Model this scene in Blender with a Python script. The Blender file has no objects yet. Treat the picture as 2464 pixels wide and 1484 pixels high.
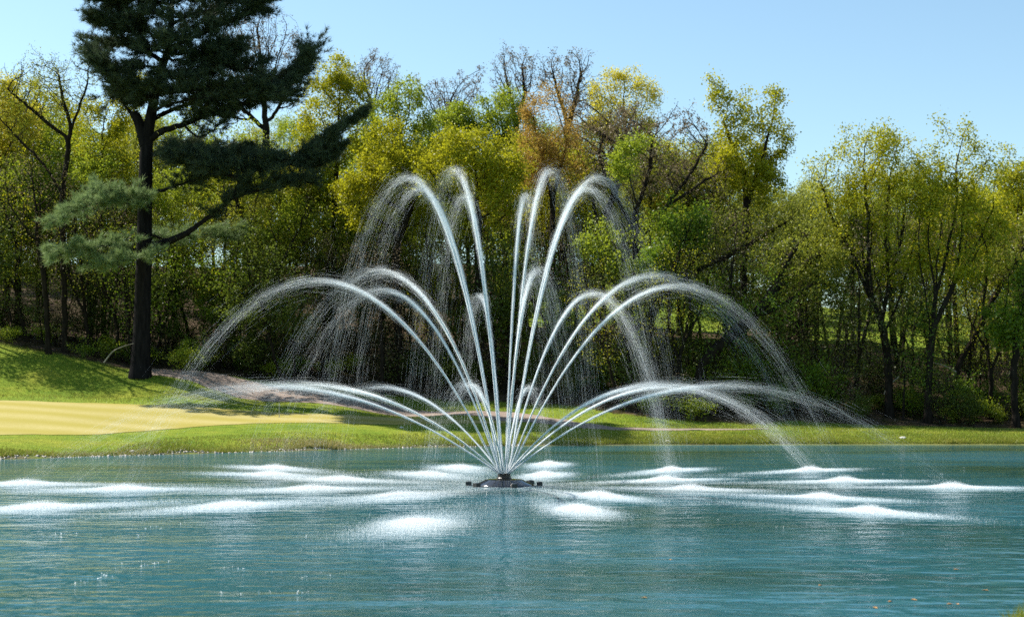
import bpy, math, random
import numpy as np
from mathutils import Vector

random.seed(7); RNG = np.random.default_rng(7)
scene = bpy.context.scene
COL = scene.collection

# ------------------------------------------------------------------ camera, sky, sun, exposure
EYE, FPX, CX, HZ = 1.75, 3531.0, 1232.0, 954.0      # eye height over the pond, focal length and horizon in photo units
cd = bpy.data.cameras.new('camera'); cam = bpy.data.objects.new('camera', cd); COL.objects.link(cam)
cam.location = (0, 0, EYE); cam.rotation_euler = (math.pi / 2, 0, 0)
cd.sensor_width = 36; cd.lens = 36 * FPX / 2464; cd.shift_y = (HZ - 742) / 2464
cd.dof.use_dof = True; cd.dof.focus_distance = 29.5; cd.dof.aperture_fstop = 2.2
cd.clip_start = 0.1; cd.clip_end = 3000
scene.camera = cam

SUN_EL, SUN_AZ = math.radians(49), math.radians(-61)   # azimuth from +Y towards +X: the sun stands behind the wood, to the left
world = bpy.data.worlds.new('World'); scene.world = world; world.use_nodes = True
nt = world.node_tree; nt.nodes.clear()
sky = nt.nodes.new('ShaderNodeTexSky'); sky.sky_type = 'NISHITA'; sky.sun_disc = False
sky.sun_elevation = SUN_EL; sky.sun_rotation = SUN_AZ; sky.altitude = 200; sky.air_density = 1.0; sky.dust_density = 0.6; sky.ozone_density = 0.0
bg = nt.nodes.new('ShaderNodeBackground'); bg.inputs['Strength'].default_value = 0.085
out = nt.nodes.new('ShaderNodeOutputWorld')
tint = nt.nodes.new('ShaderNodeMix'); tint.data_type = 'RGBA'; tint.blend_type = 'MULTIPLY'; tint.inputs[0].default_value = 1; tint.inputs[7].default_value = (.90, 1.03, 1.01, 1)
nt.links.new(sky.outputs[0], tint.inputs[6]); nt.links.new(tint.outputs[2], bg.inputs[0]); nt.links.new(bg.outputs[0], out.inputs[0])
sd = bpy.data.lights.new('sun', 'SUN'); sun = bpy.data.objects.new('sun', sd); COL.objects.link(sun)
sd.energy = 4.6; sd.angle = math.radians(0.53); sd.color = (1.0, 0.95, 0.86)
to_sun = Vector((math.sin(SUN_AZ) * math.cos(SUN_EL), math.cos(SUN_AZ) * math.cos(SUN_EL), math.sin(SUN_EL)))
sun.rotation_euler = to_sun.to_track_quat('Z', 'Y').to_euler(); sun.location = (-60, 80, 90)
vs = scene.view_settings
scene.display_settings.display_device = 'sRGB'
vs.view_transform = 'Standard'; vs.look = 'None'; vs.exposure = 1.1; vs.gamma = 1.0; vs.use_curve_mapping = False
cy = scene.cycles
cy.max_bounces = 8; cy.diffuse_bounces = 5; cy.glossy_bounces = 2; cy.transmission_bounces = 4; cy.transparent_max_bounces = 6
cy.caustics_reflective = False; cy.caustics_refractive = False
cy.use_denoising = False
cy.sample_clamp_indirect = 6.0

# ------------------------------------------------------------------ helpers
def tag(o, label=None, cat=None, group=None, kind=None):
    if label: o['label'] = label
    if cat: o['category'] = cat
    if group: o['group'] = group
    if kind: o['kind'] = kind
    return o

def mesh_of(name, verts, faces, material=None, smooth=False):
    """faces: list of integer arrays, each (n, k)."""
    verts = np.asarray(verts, np.float32)
    if not isinstance(faces, (list, tuple)): faces = [faces]
    faces = [np.asarray(f, np.int32) for f in faces if len(f)]
    me = bpy.data.meshes.new(name)
    me.vertices.add(len(verts)); me.vertices.foreach_set('co', verts.ravel())
    nl = sum(f.size for f in faces); npoly = sum(len(f) for f in faces)
    me.loops.add(nl); me.loops.foreach_set('vertex_index', np.concatenate([f.ravel() for f in faces]))
    me.polygons.add(npoly)
    tot = np.concatenate([np.full(len(f), f.shape[1], np.int32) for f in faces])
    me.polygons.foreach_set('loop_start', np.concatenate([[0], np.cumsum(tot)[:-1]]).astype(np.int32))
    if smooth: me.polygons.foreach_set('use_smooth', np.ones(npoly, bool))
    me.update(calc_edges=True)
    if material: me.materials.append(material)
    return me

def link(name, me, parent=None, loc=None):
    o = bpy.data.objects.new(name, me); COL.objects.link(o)
    if parent: o.parent = parent
    if loc is not None: o.location = loc
    return o

def empty(name, loc):
    o = bpy.data.objects.new(name, None); COL.objects.link(o); o.location = loc; o.empty_display_size = 0.3
    return o

def copy_tree(o, parent=None):
    c = o.copy(); COL.objects.link(c)
    if parent: c.parent = parent
    for ch in o.children: copy_tree(ch, c)
    return c

class MB:
    """collects simple solids into one mesh"""
    def __init__(s): s.v = []; s.q = []; s.n = 0
    def add(s, v, f):
        s.v.append(np.asarray(v, float)); s.q += [tuple(int(i) + s.n for i in p) for p in f]; s.n += len(v)
    def lathe(s, prof, seg=16, c=(0, 0, 0), axis=(0, 0, 1), phase=0.0, caps=True):
        ax = Vector(axis).normalized(); a = ax.orthogonal().normalized(); b = ax.cross(a)
        if abs(ax.z) > .999: a, b = Vector((1, 0, 0)), Vector((0, 1, 0))
        v = []
        for r, h in prof:
            for k in range(seg):
                t = 2 * math.pi * k / seg + phase
                v.append(Vector(c) + ax * h + a * (r * math.cos(t)) + b * (r * math.sin(t)))
        f = [(i * seg + k, i * seg + (k + 1) % seg, (i + 1) * seg + (k + 1) % seg, (i + 1) * seg + k) for i in range(len(prof) - 1) for k in range(seg)]
        if caps: f += [tuple(range(seg))[::-1], tuple((len(prof) - 1) * seg + k for k in range(seg))]
        s.add([tuple(x) for x in v], f)
    def tube(s, p, q, r0, r1, seg=8):
        d = Vector(q) - Vector(p); s.lathe([(r0, 0), (r1, d.length)], seg, p, d)
    def box(s, c, d, rz=0.0):
        x, y, z = d[0] / 2, d[1] / 2, d[2] / 2; cs, sn = math.cos(rz), math.sin(rz)
        v = [(c[0] + a * x * cs - b * y * sn, c[1] + a * x * sn + b * y * cs, c[2] + e * z) for e in (-1, 1) for a, b in ((-1, -1), (1, -1), (1, 1), (-1, 1))]
        s.add(v, [(3, 2, 1, 0), (4, 5, 6, 7), (0, 1, 5, 4), (1, 2, 6, 5), (2, 3, 7, 6), (3, 0, 4, 7)])
    def build(s, name, material, smooth=False, bevel=0.0):
        me = bpy.data.meshes.new(name); me.from_pydata(np.concatenate(s.v).tolist(), [], s.q); me.materials.append(material)
        if smooth:
            me.polygons.foreach_set('use_smooth', np.ones(len(me.polygons), bool))
        me.update()
        return me

def at(px, py, D):
    """the point that stands D metres out on the line of sight of photo position (px, py)"""
    return np.array([(px - CX) / FPX * D, D, EYE + (HZ - py) / FPX * D])

# ------------------------------------------------------------------ materials
def node_mat(name):
    m = bpy.data.materials.new(name); m.use_nodes = True; t = m.node_tree; t.nodes.clear()
    o = t.nodes.new('ShaderNodeOutputMaterial')
    return m, t, o
def N(t, typ, **kw):
    n = t.nodes.new(typ)
    for k, v in kw.items():
        if k in n.inputs: n.inputs[k].default_value = v
        else: setattr(n, k, v)
    return n
def ramp(t, stops, fac=None, interp='LINEAR'):
    r = t.nodes.new('ShaderNodeValToRGB'); r.color_ramp.interpolation = interp
    e = r.color_ramp.elements
    while len(e) < len(stops): e.new(0.5)
    for i, (p, c) in enumerate(stops): e[i].position = p; e[i].color = (*c, 1) if len(c) == 3 else c
    if fac is not None: t.links.new(fac, r.inputs[0])
    return r
def mixc(t, fac, a, b, mode='MIX'):
    m = t.nodes.new('ShaderNodeMix'); m.data_type = 'RGBA'; m.blend_type = mode
    for s, v in ((m.inputs[0], fac), (m.inputs[6], a), (m.inputs[7], b)):
        if hasattr(v, 'links'): t.links.new(v, s)
        elif isinstance(v, (int, float)): s.default_value = v
        else: s.default_value = (*v, 1)
    return m.outputs[2]
def coords(t, scale=(1, 1, 1), kind='Object', rot=(0, 0, 0)):
    c = t.nodes.new('ShaderNodeTexCoord'); mp = t.nodes.new('ShaderNodeMapping')
    mp.inputs['Scale'].default_value = scale; mp.inputs['Rotation'].default_value = rot
    t.links.new(c.outputs[kind], mp.inputs[0]); return mp.outputs[0]
def noise(t, vec, scale, detail=3, rough=0.5):
    n = N(t, 'ShaderNodeTexNoise', Scale=scale, Detail=detail, Roughness=rough); t.links.new(vec, n.inputs['Vector']); return n.outputs[0]

def leaf_mat(name, dark, mid, light, trans=0.5, patch=0.55):
    m, t, o = node_mat(name)
    g = t.nodes.new('ShaderNodeNewGeometry')
    n = noise(t, coords(t), patch, 2)
    a = N(t, 'ShaderNodeMath', operation='MULTIPLY_ADD'); t.links.new(g.outputs['Random Per Island'], a.inputs[0]); a.inputs[1].default_value = 0.55
    s = N(t, 'ShaderNodeMath', operation='MULTIPLY'); t.links.new(n, s.inputs[0]); s.inputs[1].default_value = 0.5
    t.links.new(s.outputs[0], a.inputs[2])
    c = ramp(t, [(0.12, dark), (0.5, mid), (0.9, light)], a.outputs[0])
    d = N(t, 'ShaderNodeBsdfDiffuse'); tr = N(t, 'ShaderNodeBsdfTranslucent'); gl = N(t, 'ShaderNodeBsdfGlossy', Roughness=0.45)
    gl.inputs[0].default_value = (0.6, 0.6, 0.6, 1)
    t.links.new(c.outputs[0], d.inputs[0])
    tc = mixc(t, 0.35, c.outputs[0], light); t.links.new(tc, tr.inputs[0])
    mx = N(t, 'ShaderNodeMixShader', Fac=trans); t.links.new(d.outputs[0], mx.inputs[1]); t.links.new(tr.outputs[0], mx.inputs[2])
    m2 = N(t, 'ShaderNodeMixShader', Fac=0.03); t.links.new(mx.outputs[0], m2.inputs[1]); t.links.new(gl.outputs[0], m2.inputs[2])
    t.links.new(m2.outputs[0], o.inputs[0])
    return m

M = {}
M['yg'] = leaf_mat('yellow_green_leaf', (.16, .18, .008), (.33, .34, .012), (.48, .45, .02))
M['lg'] = leaf_mat('light_green_leaf', (.12, .17, .010), (.25, .32, .018), (.38, .43, .035))
M['dg'] = leaf_mat('fresh_green_leaf', (.06, .11, .008), (.13, .21, .012), (.22, .31, .02))
M['ol'] = leaf_mat('olive_leaf', (.09, .11, .012), (.19, .21, .02), (.30, .32, .035))
M['under'] = leaf_mat('shaded_understory_leaf', (.035, .055, .008), (.08, .115, .013), (.18, .23, .03))  # leaf colour darkened to imitate the shade low in the wood
M['pale'] = leaf_mat('pale_spring_leaf', (.17, .20, .035), (.29, .33, .06), (.42, .44, .09))
M['or'] = leaf_mat('rust_bud', (.22, .13, .03), (.38, .23, .045), (.52, .35, .07))
M['ye'] = leaf_mat('yellow_catkin_leaf', (.36, .33, .02), (.55, .49, .035), (.70, .62, .08))
M['bud'] = leaf_mat('brown_bud', (.12, .085, .055), (.20, .15, .09), (.30, .23, .12), trans=.2)
M['needle_sunlit'] = leaf_mat('sunlit_pine_needle', (.08, .125, .045), (.17, .245, .09), (.32, .41, .17), trans=.3, patch=.8)  # needle colour lightened to imitate sunlight on the lowest boughs
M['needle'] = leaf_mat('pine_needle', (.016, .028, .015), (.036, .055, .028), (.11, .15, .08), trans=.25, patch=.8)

def bark_mat(name, a, b):
    m, t, o = node_mat(name)
    n = noise(t, coords(t, (1, 1, .18)), 9, 4, .6)
    c = ramp(t, [(.3, a), (.7, b)], n)
    p = N(t, 'ShaderNodeBsdfPrincipled', Roughness=1.0); p.inputs['Specular IOR Level'].default_value = .05; t.links.new(c.outputs[0], p.inputs['Base Color'])
    bp = N(t, 'ShaderNodeBump', Strength=.8, Distance=.03); t.links.new(n, bp.inputs['Height']); t.links.new(bp.outputs[0], p.inputs['Normal'])
    t.links.new(p.outputs[0], o.inputs[0]); return m
M['bark'] = bark_mat('dark_bark', (.010, .008, .006), (.034, .027, .021))
M['greybark'] = bark_mat('grey_bark', (.07, .055, .045), (.16, .13, .105))
M['pinebark'] = bark_mat('pine_bark', (.007, .0065, .007), (.022, .019, .019))

# ------------------------------------------------------------------ ground shape
# profile of the ground along sight columns: distance, height over the pond
COLS = {
 -700: [(36.5, 0), (37.5, .3), (42, .6), (56, 1.8), (66, 4.4), (80, 5.8), (110, 8.5)],
 0:    [(40.9, 0), (41.6, .22), (44, .46), (46, .56), (58, 1.57), (62, 2.05), (68.5, 4.3), (76, 5.2), (110, 11.5)],
 400:  [(44.4, 0), (45.1, .22), (48, .5), (52, .66), (59, 1.36), (62.5, 1.85), (65, 2.60), (69, 3.1), (76, 4.6), (110, 11.5)],
 700:  [(47.2, 0), (47.9, .22), (51, .52), (55, .75), (60, 1.05), (62.5, 1.42), (63.5, 1.58), (67, 2.2), (69, 2.5), (80, 5.2), (110, 11.5)],
 1000: [(50.5, 0), (51.2, .20), (54, .5), (57, .66), (60.3, .84), (63.5, .92), (67.5, 1.32), (69, 1.73), (80, 5.3), (110, 11.5)],
 1250: [(52.0, 0), (52.7, .18), (55, .45), (58, .62), (59.6, .70), (60.4, .66), (64, .95), (66, 1.2), (78, 5.3), (84, 6.0), (90, 6.9), (110, 11.5)],
 1480: [(52.9, 0), (53.5, .16), (56.5, .42), (59, .50), (62, .85), (77, 5.0), (82, 5.9), (90, 7.0), (110, 11.5)],
 1800: [(53.3, 0), (53.9, .15), (57.5, .40), (60, .52), (64, 1.2), (76, 4.6), (84, 5.4), (110, 9.5)],
 2100: [(53.3, 0), (53.9, .15), (58, .40), (61, .62), (65, 1.6), (74, 3.7), (77, 4.4), (84, 4.9), (110, 8)],
 2464: [(53.3, 0), (53.9, .15), (58, .36), (61, .46), (65, 1.2), (74, 3.0), (84, 4.0), (110, 7.5)],
 3200: [(52, 0), (52.7, .2), (58, .5), (66, 1.5), (80, 3.5), (110, 5.5)],
}
_cp = np.array(sorted(COLS)); _Dg = np.concatenate([np.arange(30, 112, .1)])
def _prof(pts):
    d = [p[0] for p in pts]; z = [p[1] for p in pts]
    zz = np.interp(_Dg, d, z); s = d[0]
    zz[_Dg < s] = np.maximum(-1.1, -(s - _Dg[_Dg < s]) * .28)
    k = np.ones(7) / 7
    return np.convolve(np.pad(zz, 3, mode='edge'), k, 'valid')
_tab = np.array([_prof(COLS[c]) for c in _cp])
_shore = np.array([COLS[c][0][0] for c in _cp])
_wv = [(RNG.uniform(.15, 1.6), RNG.uniform(0, 6.28), RNG.uniform(0, 6.28)) for _ in range(14)]
def wob(x, y):
    z = 0 * x
    for f, a, p in _wv: z = z + np.sin(f * (x * math.cos(a) + y * math.sin(a)) + p) / (1 + 3 * f)
    return z / 4
def shore_d(px): return np.interp(px, _cp, _shore)
def ground_raw(x, y):
    x = np.asarray(x, float); y = np.asarray(y, float)
    ys = np.maximum(y, 1.0); px = np.clip(CX + FPX * x / ys, -700, 3200)
    i = np.clip(np.searchsorted(_cp, px) - 1, 0, len(_cp) - 2); t = (px - _cp[i]) / (_cp[i + 1] - _cp[i]); t = t * t * (3 - 2 * t) * .5 + t * .5
    j = np.clip((y - 30) / .1, 0, len(_Dg) - 1.001); j0 = j.astype(int); f = j - j0
    za = _tab[i, j0] * (1 - f) + _tab[i, j0 + 1] * f; zb = _tab[i + 1, j0] * (1 - f) + _tab[i + 1, j0 + 1] * f
    far = za * (1 - t) + zb * t
    far = far + np.where(far > .15, wob(x, y) * np.clip((far - .15) * .5, 0, .45) * np.where(y < 60.5, .3, 1), 0)
    sh = 10.9 + .75 * np.clip((x - 3.62) / .5, 0, 1.5) - .15 * np.sin(x * .9)
    near = np.clip((sh - y) * .14, -1.1, .45)
    z = np.where(y > 32, far, near)
    side = np.clip((np.abs(x) - 55) * .15, -1.1, 1.5)
    z = np.where(y < 60, np.maximum(z, side), z)
    return z
XS = np.concatenate([[-900, -400, -200, -120, -80], np.arange(-60, 2.4, .6), np.arange(2.4, 5.4, .15), np.arange(5.4, 60.1, .6), [80, 120, 200, 400, 900]])
YS = np.concatenate([[-400, -150, -50, -15, 0, 4, 7], np.arange(8, 13, .2), [14, 18, 24, 30, 33], np.arange(35, 72, .3), np.arange(72, 111, 1.0), [120, 150, 220, 400, 1500]])
GX, GY = np.meshgrid(XS, YS); GZ = ground_raw(GX, GY)
def ground(x, y):
    x = np.asarray(x, float); y = np.asarray(y, float)
    i = np.clip(np.searchsorted(XS, x) - 1, 0, len(XS) - 2); j = np.clip(np.searchsorted(YS, y) - 1, 0, len(YS) - 2)
    s = (x - XS[i]) / (XS[i + 1] - XS[i]); t = (y - YS[j]) / (YS[j + 1] - YS[j])
    return (GZ[j, i] * (1 - s) + GZ[j, i + 1] * s) * (1 - t) + (GZ[j + 1, i] * (1 - s) + GZ[j + 1, i + 1] * s) * t
def gz(x, y): return float(ground(x, y))
def on_ground(px, D):
    x = (px - CX) / FPX * D; return np.array([x, D, gz(x, D)])

def grid_faces(nx, ny):
    i = np.arange(nx - 1)[None, :] + nx * np.arange(ny - 1)[:, None]; i = i.ravel()
    return np.stack([i, i + 1, i + nx + 1, i + nx], 1)

# edge of the wood (where leaf litter takes over from grass), by sight column
WOOD = ([-700, 0, 200, 400, 700, 1000, 1250, 1480, 1800, 2100, 2464, 3200], [67, 68, 67, 66, 68.3, 69, 66, 62, 60.5, 61, 60.5, 60])
def wood_d(px): return np.interp(px, *WOOD)

def ground_mat():
    m, t, o = node_mat('ground_turf_and_litter')
    P = coords(t)
    n1 = noise(t, P, .35, 4); n2 = noise(t, P, 2.2, 5, .65); n3 = noise(t, P, 14, 3, .7)
    g1 = ramp(t, [(.32, (.07, .13, .010)), (.5, (.145, .20, .015)), (.68, (.26, .25, .03))], n1)
    g2 = ramp(t, [(.35, (.08, .15, .012)), (.6, (.21, .26, .022)), (.8, (.36, .31, .08))], n2)
    gr = mixc(t, .5, g1.outputs[0], g2.outputs[0])
    l2 = ramp(t, [(.25, (.03, .02, .014)), (.5, (.09, .058, .038)), (.75, (.20, .14, .095))], n3)
    l1 = ramp(t, [(.42, (1, 1, 1)), (.62, (.35, .5, .12))], n2)
    li = mixc(t, 1, l2.outputs[0], l1.outputs[0], 'MULTIPLY')
    at_ = N(t, 'ShaderNodeAttribute', attribute_name='litter')
    ad = N(t, 'ShaderNodeMath', operation='ADD'); t.links.new(at_.outputs['Fac'], ad.inputs[0])
    sb = N(t, 'ShaderNodeMath', operation='MULTIPLY_ADD'); t.links.new(n2, sb.inputs[0]); sb.inputs[1].default_value = 1.1; sb.inputs[2].default_value = -.55
    t.links.new(sb.outputs[0], ad.inputs[1])
    r = ramp(t, [(.4, (0, 0, 0)), (.6, (1, 1, 1))], ad.outputs[0])
    c = mixc(t, r.outputs[0], gr, li)
    # pale wet margin at the waterline
    ed = N(t, 'ShaderNodeAttribute', attribute_name='margin')
    c = mixc(t, ed.outputs['Fac'], c, (.13, .105, .065))
    p = N(t, 'ShaderNodeBsdfPrincipled', Roughness=1.0); p.inputs['Specular IOR Level'].default_value = .1
    t.links.new(c, p.inputs['Base Color'])
    b = N(t, 'ShaderNodeBump', Strength=.9, Distance=.06); t.links.new(n3, b.inputs['Height']); t.links.new(b.outputs[0], p.inputs['Normal'])
    t.links.new(p.outputs[0], o.inputs[0]); return m
gm = mesh_of('ground', np.stack([GX.ravel(), GY.ravel(), GZ.ravel()], 1), grid_faces(len(XS), len(YS)), ground_mat(), True)
pxg = CX + FPX * GX / np.maximum(GY, 1)
lit = np.clip((GY - wood_d(pxg)) / 1.6 + .5, 0, 1)
ridge = ((pxg > 1230) & (pxg < 1760) & (GY > 81)) | ((pxg > 1950) & (pxg < 2464) & (GY > 76))
lit = np.where(ridge, 0, lit).ravel()
mar = np.where(GY > 32, np.clip(1 - np.abs(GZ - .04) / .09, 0, 1), 0).ravel()
for nm, val in (('litter', lit), ('margin', mar)):
    a = gm.attributes.new(nm, 'FLOAT', 'POINT'); a.data.foreach_set('value', val.astype(np.float32))
tag(link('ground', gm), kind='structure')

# ------------------------------------------------------------------ water
def water_mat():
    m, t, o = node_mat('pond_water')
    P = coords(t, (1, 1, 1))
    big = noise(t, coords(t, (.55, 1, 1), rot=(0, 0, .25)), .16, 4, .55)
    c = ramp(t, [(.34, (.012, .054, .046)), (.5, (.018, .098, .122)), (.68, (.028, .130, .178))], big)
    def wave(sc, scale, rot, dist):
        n = N(t, 'ShaderNodeTexNoise', Scale=scale, Detail=2.0, Roughness=.5, Distortion=dist); t.links.new(coords(t, sc, rot=(0, 0, rot)), n.inputs['Vector']); return n.outputs[0]
    w1 = wave((.35, .8, 1), .9, .25, .6); w2 = wave((1.15, 2.2, 1), 1.25, -.18, .8); w3 = wave((3.2, 6.5, 1), 1.3, .10, .5)
    gust = ramp(t, [(.38, (.25, .25, .25)), (.62, (1, 1, 1))], noise(t, coords(t, (.5, 1, 1), rot=(0, 0, .3)), .22, 3, .55)).outputs[0]
    s = N(t, 'ShaderNodeMath', operation='MULTIPLY_ADD'); t.links.new(w2, s.inputs[0]); s.inputs[1].default_value = .5; t.links.new(w1, s.inputs[2])
    w3m = N(t, 'ShaderNodeMath', operation='MULTIPLY'); t.links.new(w3, w3m.inputs[0]); t.links.new(gust, w3m.inputs[1])
    s2 = N(t, 'ShaderNodeMath', operation='MULTIPLY_ADD'); t.links.new(w3m.outputs[0], s2.inputs[0]); s2.inputs[1].default_value = .22; t.links.new(s.outputs[0], s2.inputs[2])
    b = N(t, 'ShaderNodeBump', Strength=1.0, Distance=.055); t.links.new(s2.outputs[0], b.inputs['Height'])
    p = N(t, 'ShaderNodeBsdfPrincipled', Roughness=.10, IOR=1.333)
    t.links.new(c.outputs[0], p.inputs['Base Color']); t.links.new(b.outputs[0], p.inputs['Normal'])
    t.links.new(p.outputs[0], o.inputs[0]); return m
wx = np.linspace(-75, 75, 61); wy = np.linspace(8, 58, 41); WX, WY = np.meshgrid(wx, wy)
tag(link('water', mesh_of('water', np.stack([WX.ravel(), WY.ravel(), 0 * WX.ravel()], 1), grid_faces(61, 41), water_mat(), True)), kind='structure')

# ------------------------------------------------------------------ putting green and path: sheets that follow the ground
def strip(name, lo, hi, material, lift, n=160, m=14):
    """lo / hi: (photo column, distance) lists of the two long edges"""
    px = np.linspace(lo[0][0], lo[-1][0], n)
    a = np.interp(px, *zip(*lo)); b = np.interp(px, *zip(*hi))
    wobx = .25 * np.sin(px * .031) + .15 * np.sin(px * .083 + 1)
    v = []
    for k in range(m):
        f = k / (m - 1); D = a * (1 - f) + b * f + wobx * (.4 if name == 'path' else .25) * (1 if k in (0, m - 1) else .6)
        x = (px - CX) / FPX * D
        v.append(np.stack([x, D, ground(x, D) + lift * (1 if 0 < k < m - 1 else .35)], 1))
    me = mesh_of(name, np.concatenate(v), grid_faces(n, m), material, True)
    return tag(link(name, me), kind='structure')
def green_mat():
    m, t, o = node_mat('mown_green')
    P = coords(t, rot=(0, 0, .13))
    sx = N(t, 'ShaderNodeSeparateXYZ'); t.links.new(P, sx.inputs[0])
    n = noise(t, coords(t), .5, 3); nf = noise(t, coords(t), 9, 3)
    w = N(t, 'ShaderNodeMath', operation='MULTIPLY_ADD'); t.links.new(sx.outputs[1], w.inputs[0]); w.inputs[1].default_value = 2.2
    w0 = N(t, 'ShaderNodeMath', operation='MULTIPLY'); t.links.new(n, w0.inputs[0]); w0.inputs[1].default_value = .35; t.links.new(w0.outputs[0], w.inputs[2])
    si = N(t, 'ShaderNodeMath', operation='SINE'); t.links.new(w.outputs[0], si.inputs[0])
    mr = N(t, 'ShaderNodeMapRange'); t.links.new(si.outputs[0], mr.inputs[0]); mr.inputs[1].default_value = -1.2; mr.inputs[2].default_value = 1.2
    c = mixc(t, mr.outputs[0], (.29, .245, .05), (.37, .315, .125))
    c = mixc(t, ramp(t, [(.4, (0, 0, 0)), (.7, (.5, .5, .5))], nf).outputs[0], c, (.28, .24, .05))
    c = mixc(t, ramp(t, [(.45, (0, 0, 0)), (.75, (.55, .55, .55))], n).outputs[0], c, (.28, .24, .06))
    p = N(t, 'ShaderNodeBsdfPrincipled', Roughness=1.0); p.inputs['Specular IOR Level'].default_value = .1; t.links.new(c, p.inputs['Base Color'])
    t.links.new(p.outputs[0], o.inputs[0]); return m
def path_mat():
    m, t, o = node_mat('wood_chip_path')
    n = noise(t, coords(t), 7, 4, .65); n2 = noise(t, coords(t), .8, 2)
    c = ramp(t, [(.3, (.08, .058, .045)), (.55, (.19, .145, .115)), (.75, (.31, .25, .205))], n)
    c2 = mixc(t, n2, c.outputs[0], (.30, .22, .17))
    p = N(t, 'ShaderNodeBsdfPrincipled', Roughness=1.0); t.links.new(c2, p.inputs['Base Color'])
    b = N(t, 'ShaderNodeBump', Strength=.8, Distance=.04); t.links.new(n, b.inputs['Height']); t.links.new(b.outputs[0], p.inputs['Normal'])
    t.links.new(p.outputs[0], o.inputs[0]); return m
strip('putting_green', [(-620, 44.5), (0, 46), (243, 47.6), (405, 51.4), (608, 54.3), (900, 56.3), (1100, 57.9), (1230, 58.8)],
      [(-620, 56), (0, 58.2), (365, 59.0), (608, 59.6), (900, 60.2), (1100, 60.2), (1230, 59.2)], green_mat(), .035)
strip('path', [(365, 65.4), (480, 64.4), (600, 63.6), (700, 63.4), (1000, 63.2), (1150, 61.2), (1250, 59.9), (1400, 57.6), (1480, 56.9), (1600, 57.3), (1850, 58.2)],
      [(365, 67.6), (480, 67.4), (600, 67.0), (700, 66.8), (1000, 66.6), (1150, 64.6), (1250, 63.2), (1400, 60.2), (1480, 58.7), (1600, 58.3), (1850, 58.4)], path_mat(), .03)

# ------------------------------------------------------------------ trees
def frames(d):
    d = d / np.maximum(np.linalg.norm(d, axis=1, keepdims=True), 1e-9)
    up = np.where(np.abs(d[:, 2:3]) > .9, np.array([[1., 0, 0]]), np.array([[0, 0, 1.]]))
    a = np.cross(d, up); a /= np.linalg.norm(a, axis=1, keepdims=True)
    return d, a, np.cross(d, a)

def prisms(A, B, ra, rb, k):
    """n open prisms from A to B"""
    d, u, w = frames(B - A); th = np.arange(k) * 2 * math.pi / k
    c, s = np.cos(th)[None, :, None], np.sin(th)[None, :, None]
    ring = u[:, None, :] * c + w[:, None, :] * s
    va = A[:, None, :] + ring * ra[:, None, None]; vb = B[:, None, :] + ring * rb[:, None, None]
    v = np.concatenate([va, vb], 1).reshape(-1, 3); base = (np.arange(len(A)) * 2 * k)[:, None]
    i = np.arange(k); j = (i + 1) % k
    f = np.stack([base + i, base + j, base + k + j, base + k + i], -1).reshape(-1, 4)
    return v, f

def resample(pts, step):
    pts = np.asarray(pts, float)
    if len(pts) > 2:
        q = np.concatenate([[2 * pts[0] - pts[1]], pts, [2 * pts[-1] - pts[-2]]]); o = []
        for i in range(1, len(q) - 2):
            for t in np.linspace(0, 1, 8, endpoint=False):
                o.append(.5 * (2 * q[i] + (q[i + 1] - q[i - 1]) * t + (2 * q[i - 1] - 5 * q[i] + 4 * q[i + 1] - q[i + 2]) * t * t + (3 * q[i] - q[i - 1] - 3 * q[i + 1] + q[i + 2]) * t ** 3))
        o.append(pts[-1]); pts = np.array(o)
    s = np.concatenate([[0], np.cumsum(np.linalg.norm(np.diff(pts, axis=0), axis=1))])
    n = max(2, int(s[-1] / step) + 1); u = np.linspace(0, s[-1], n)
    return np.stack([np.interp(u, s, pts[:, i]) for i in range(3)], 1)

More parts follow.
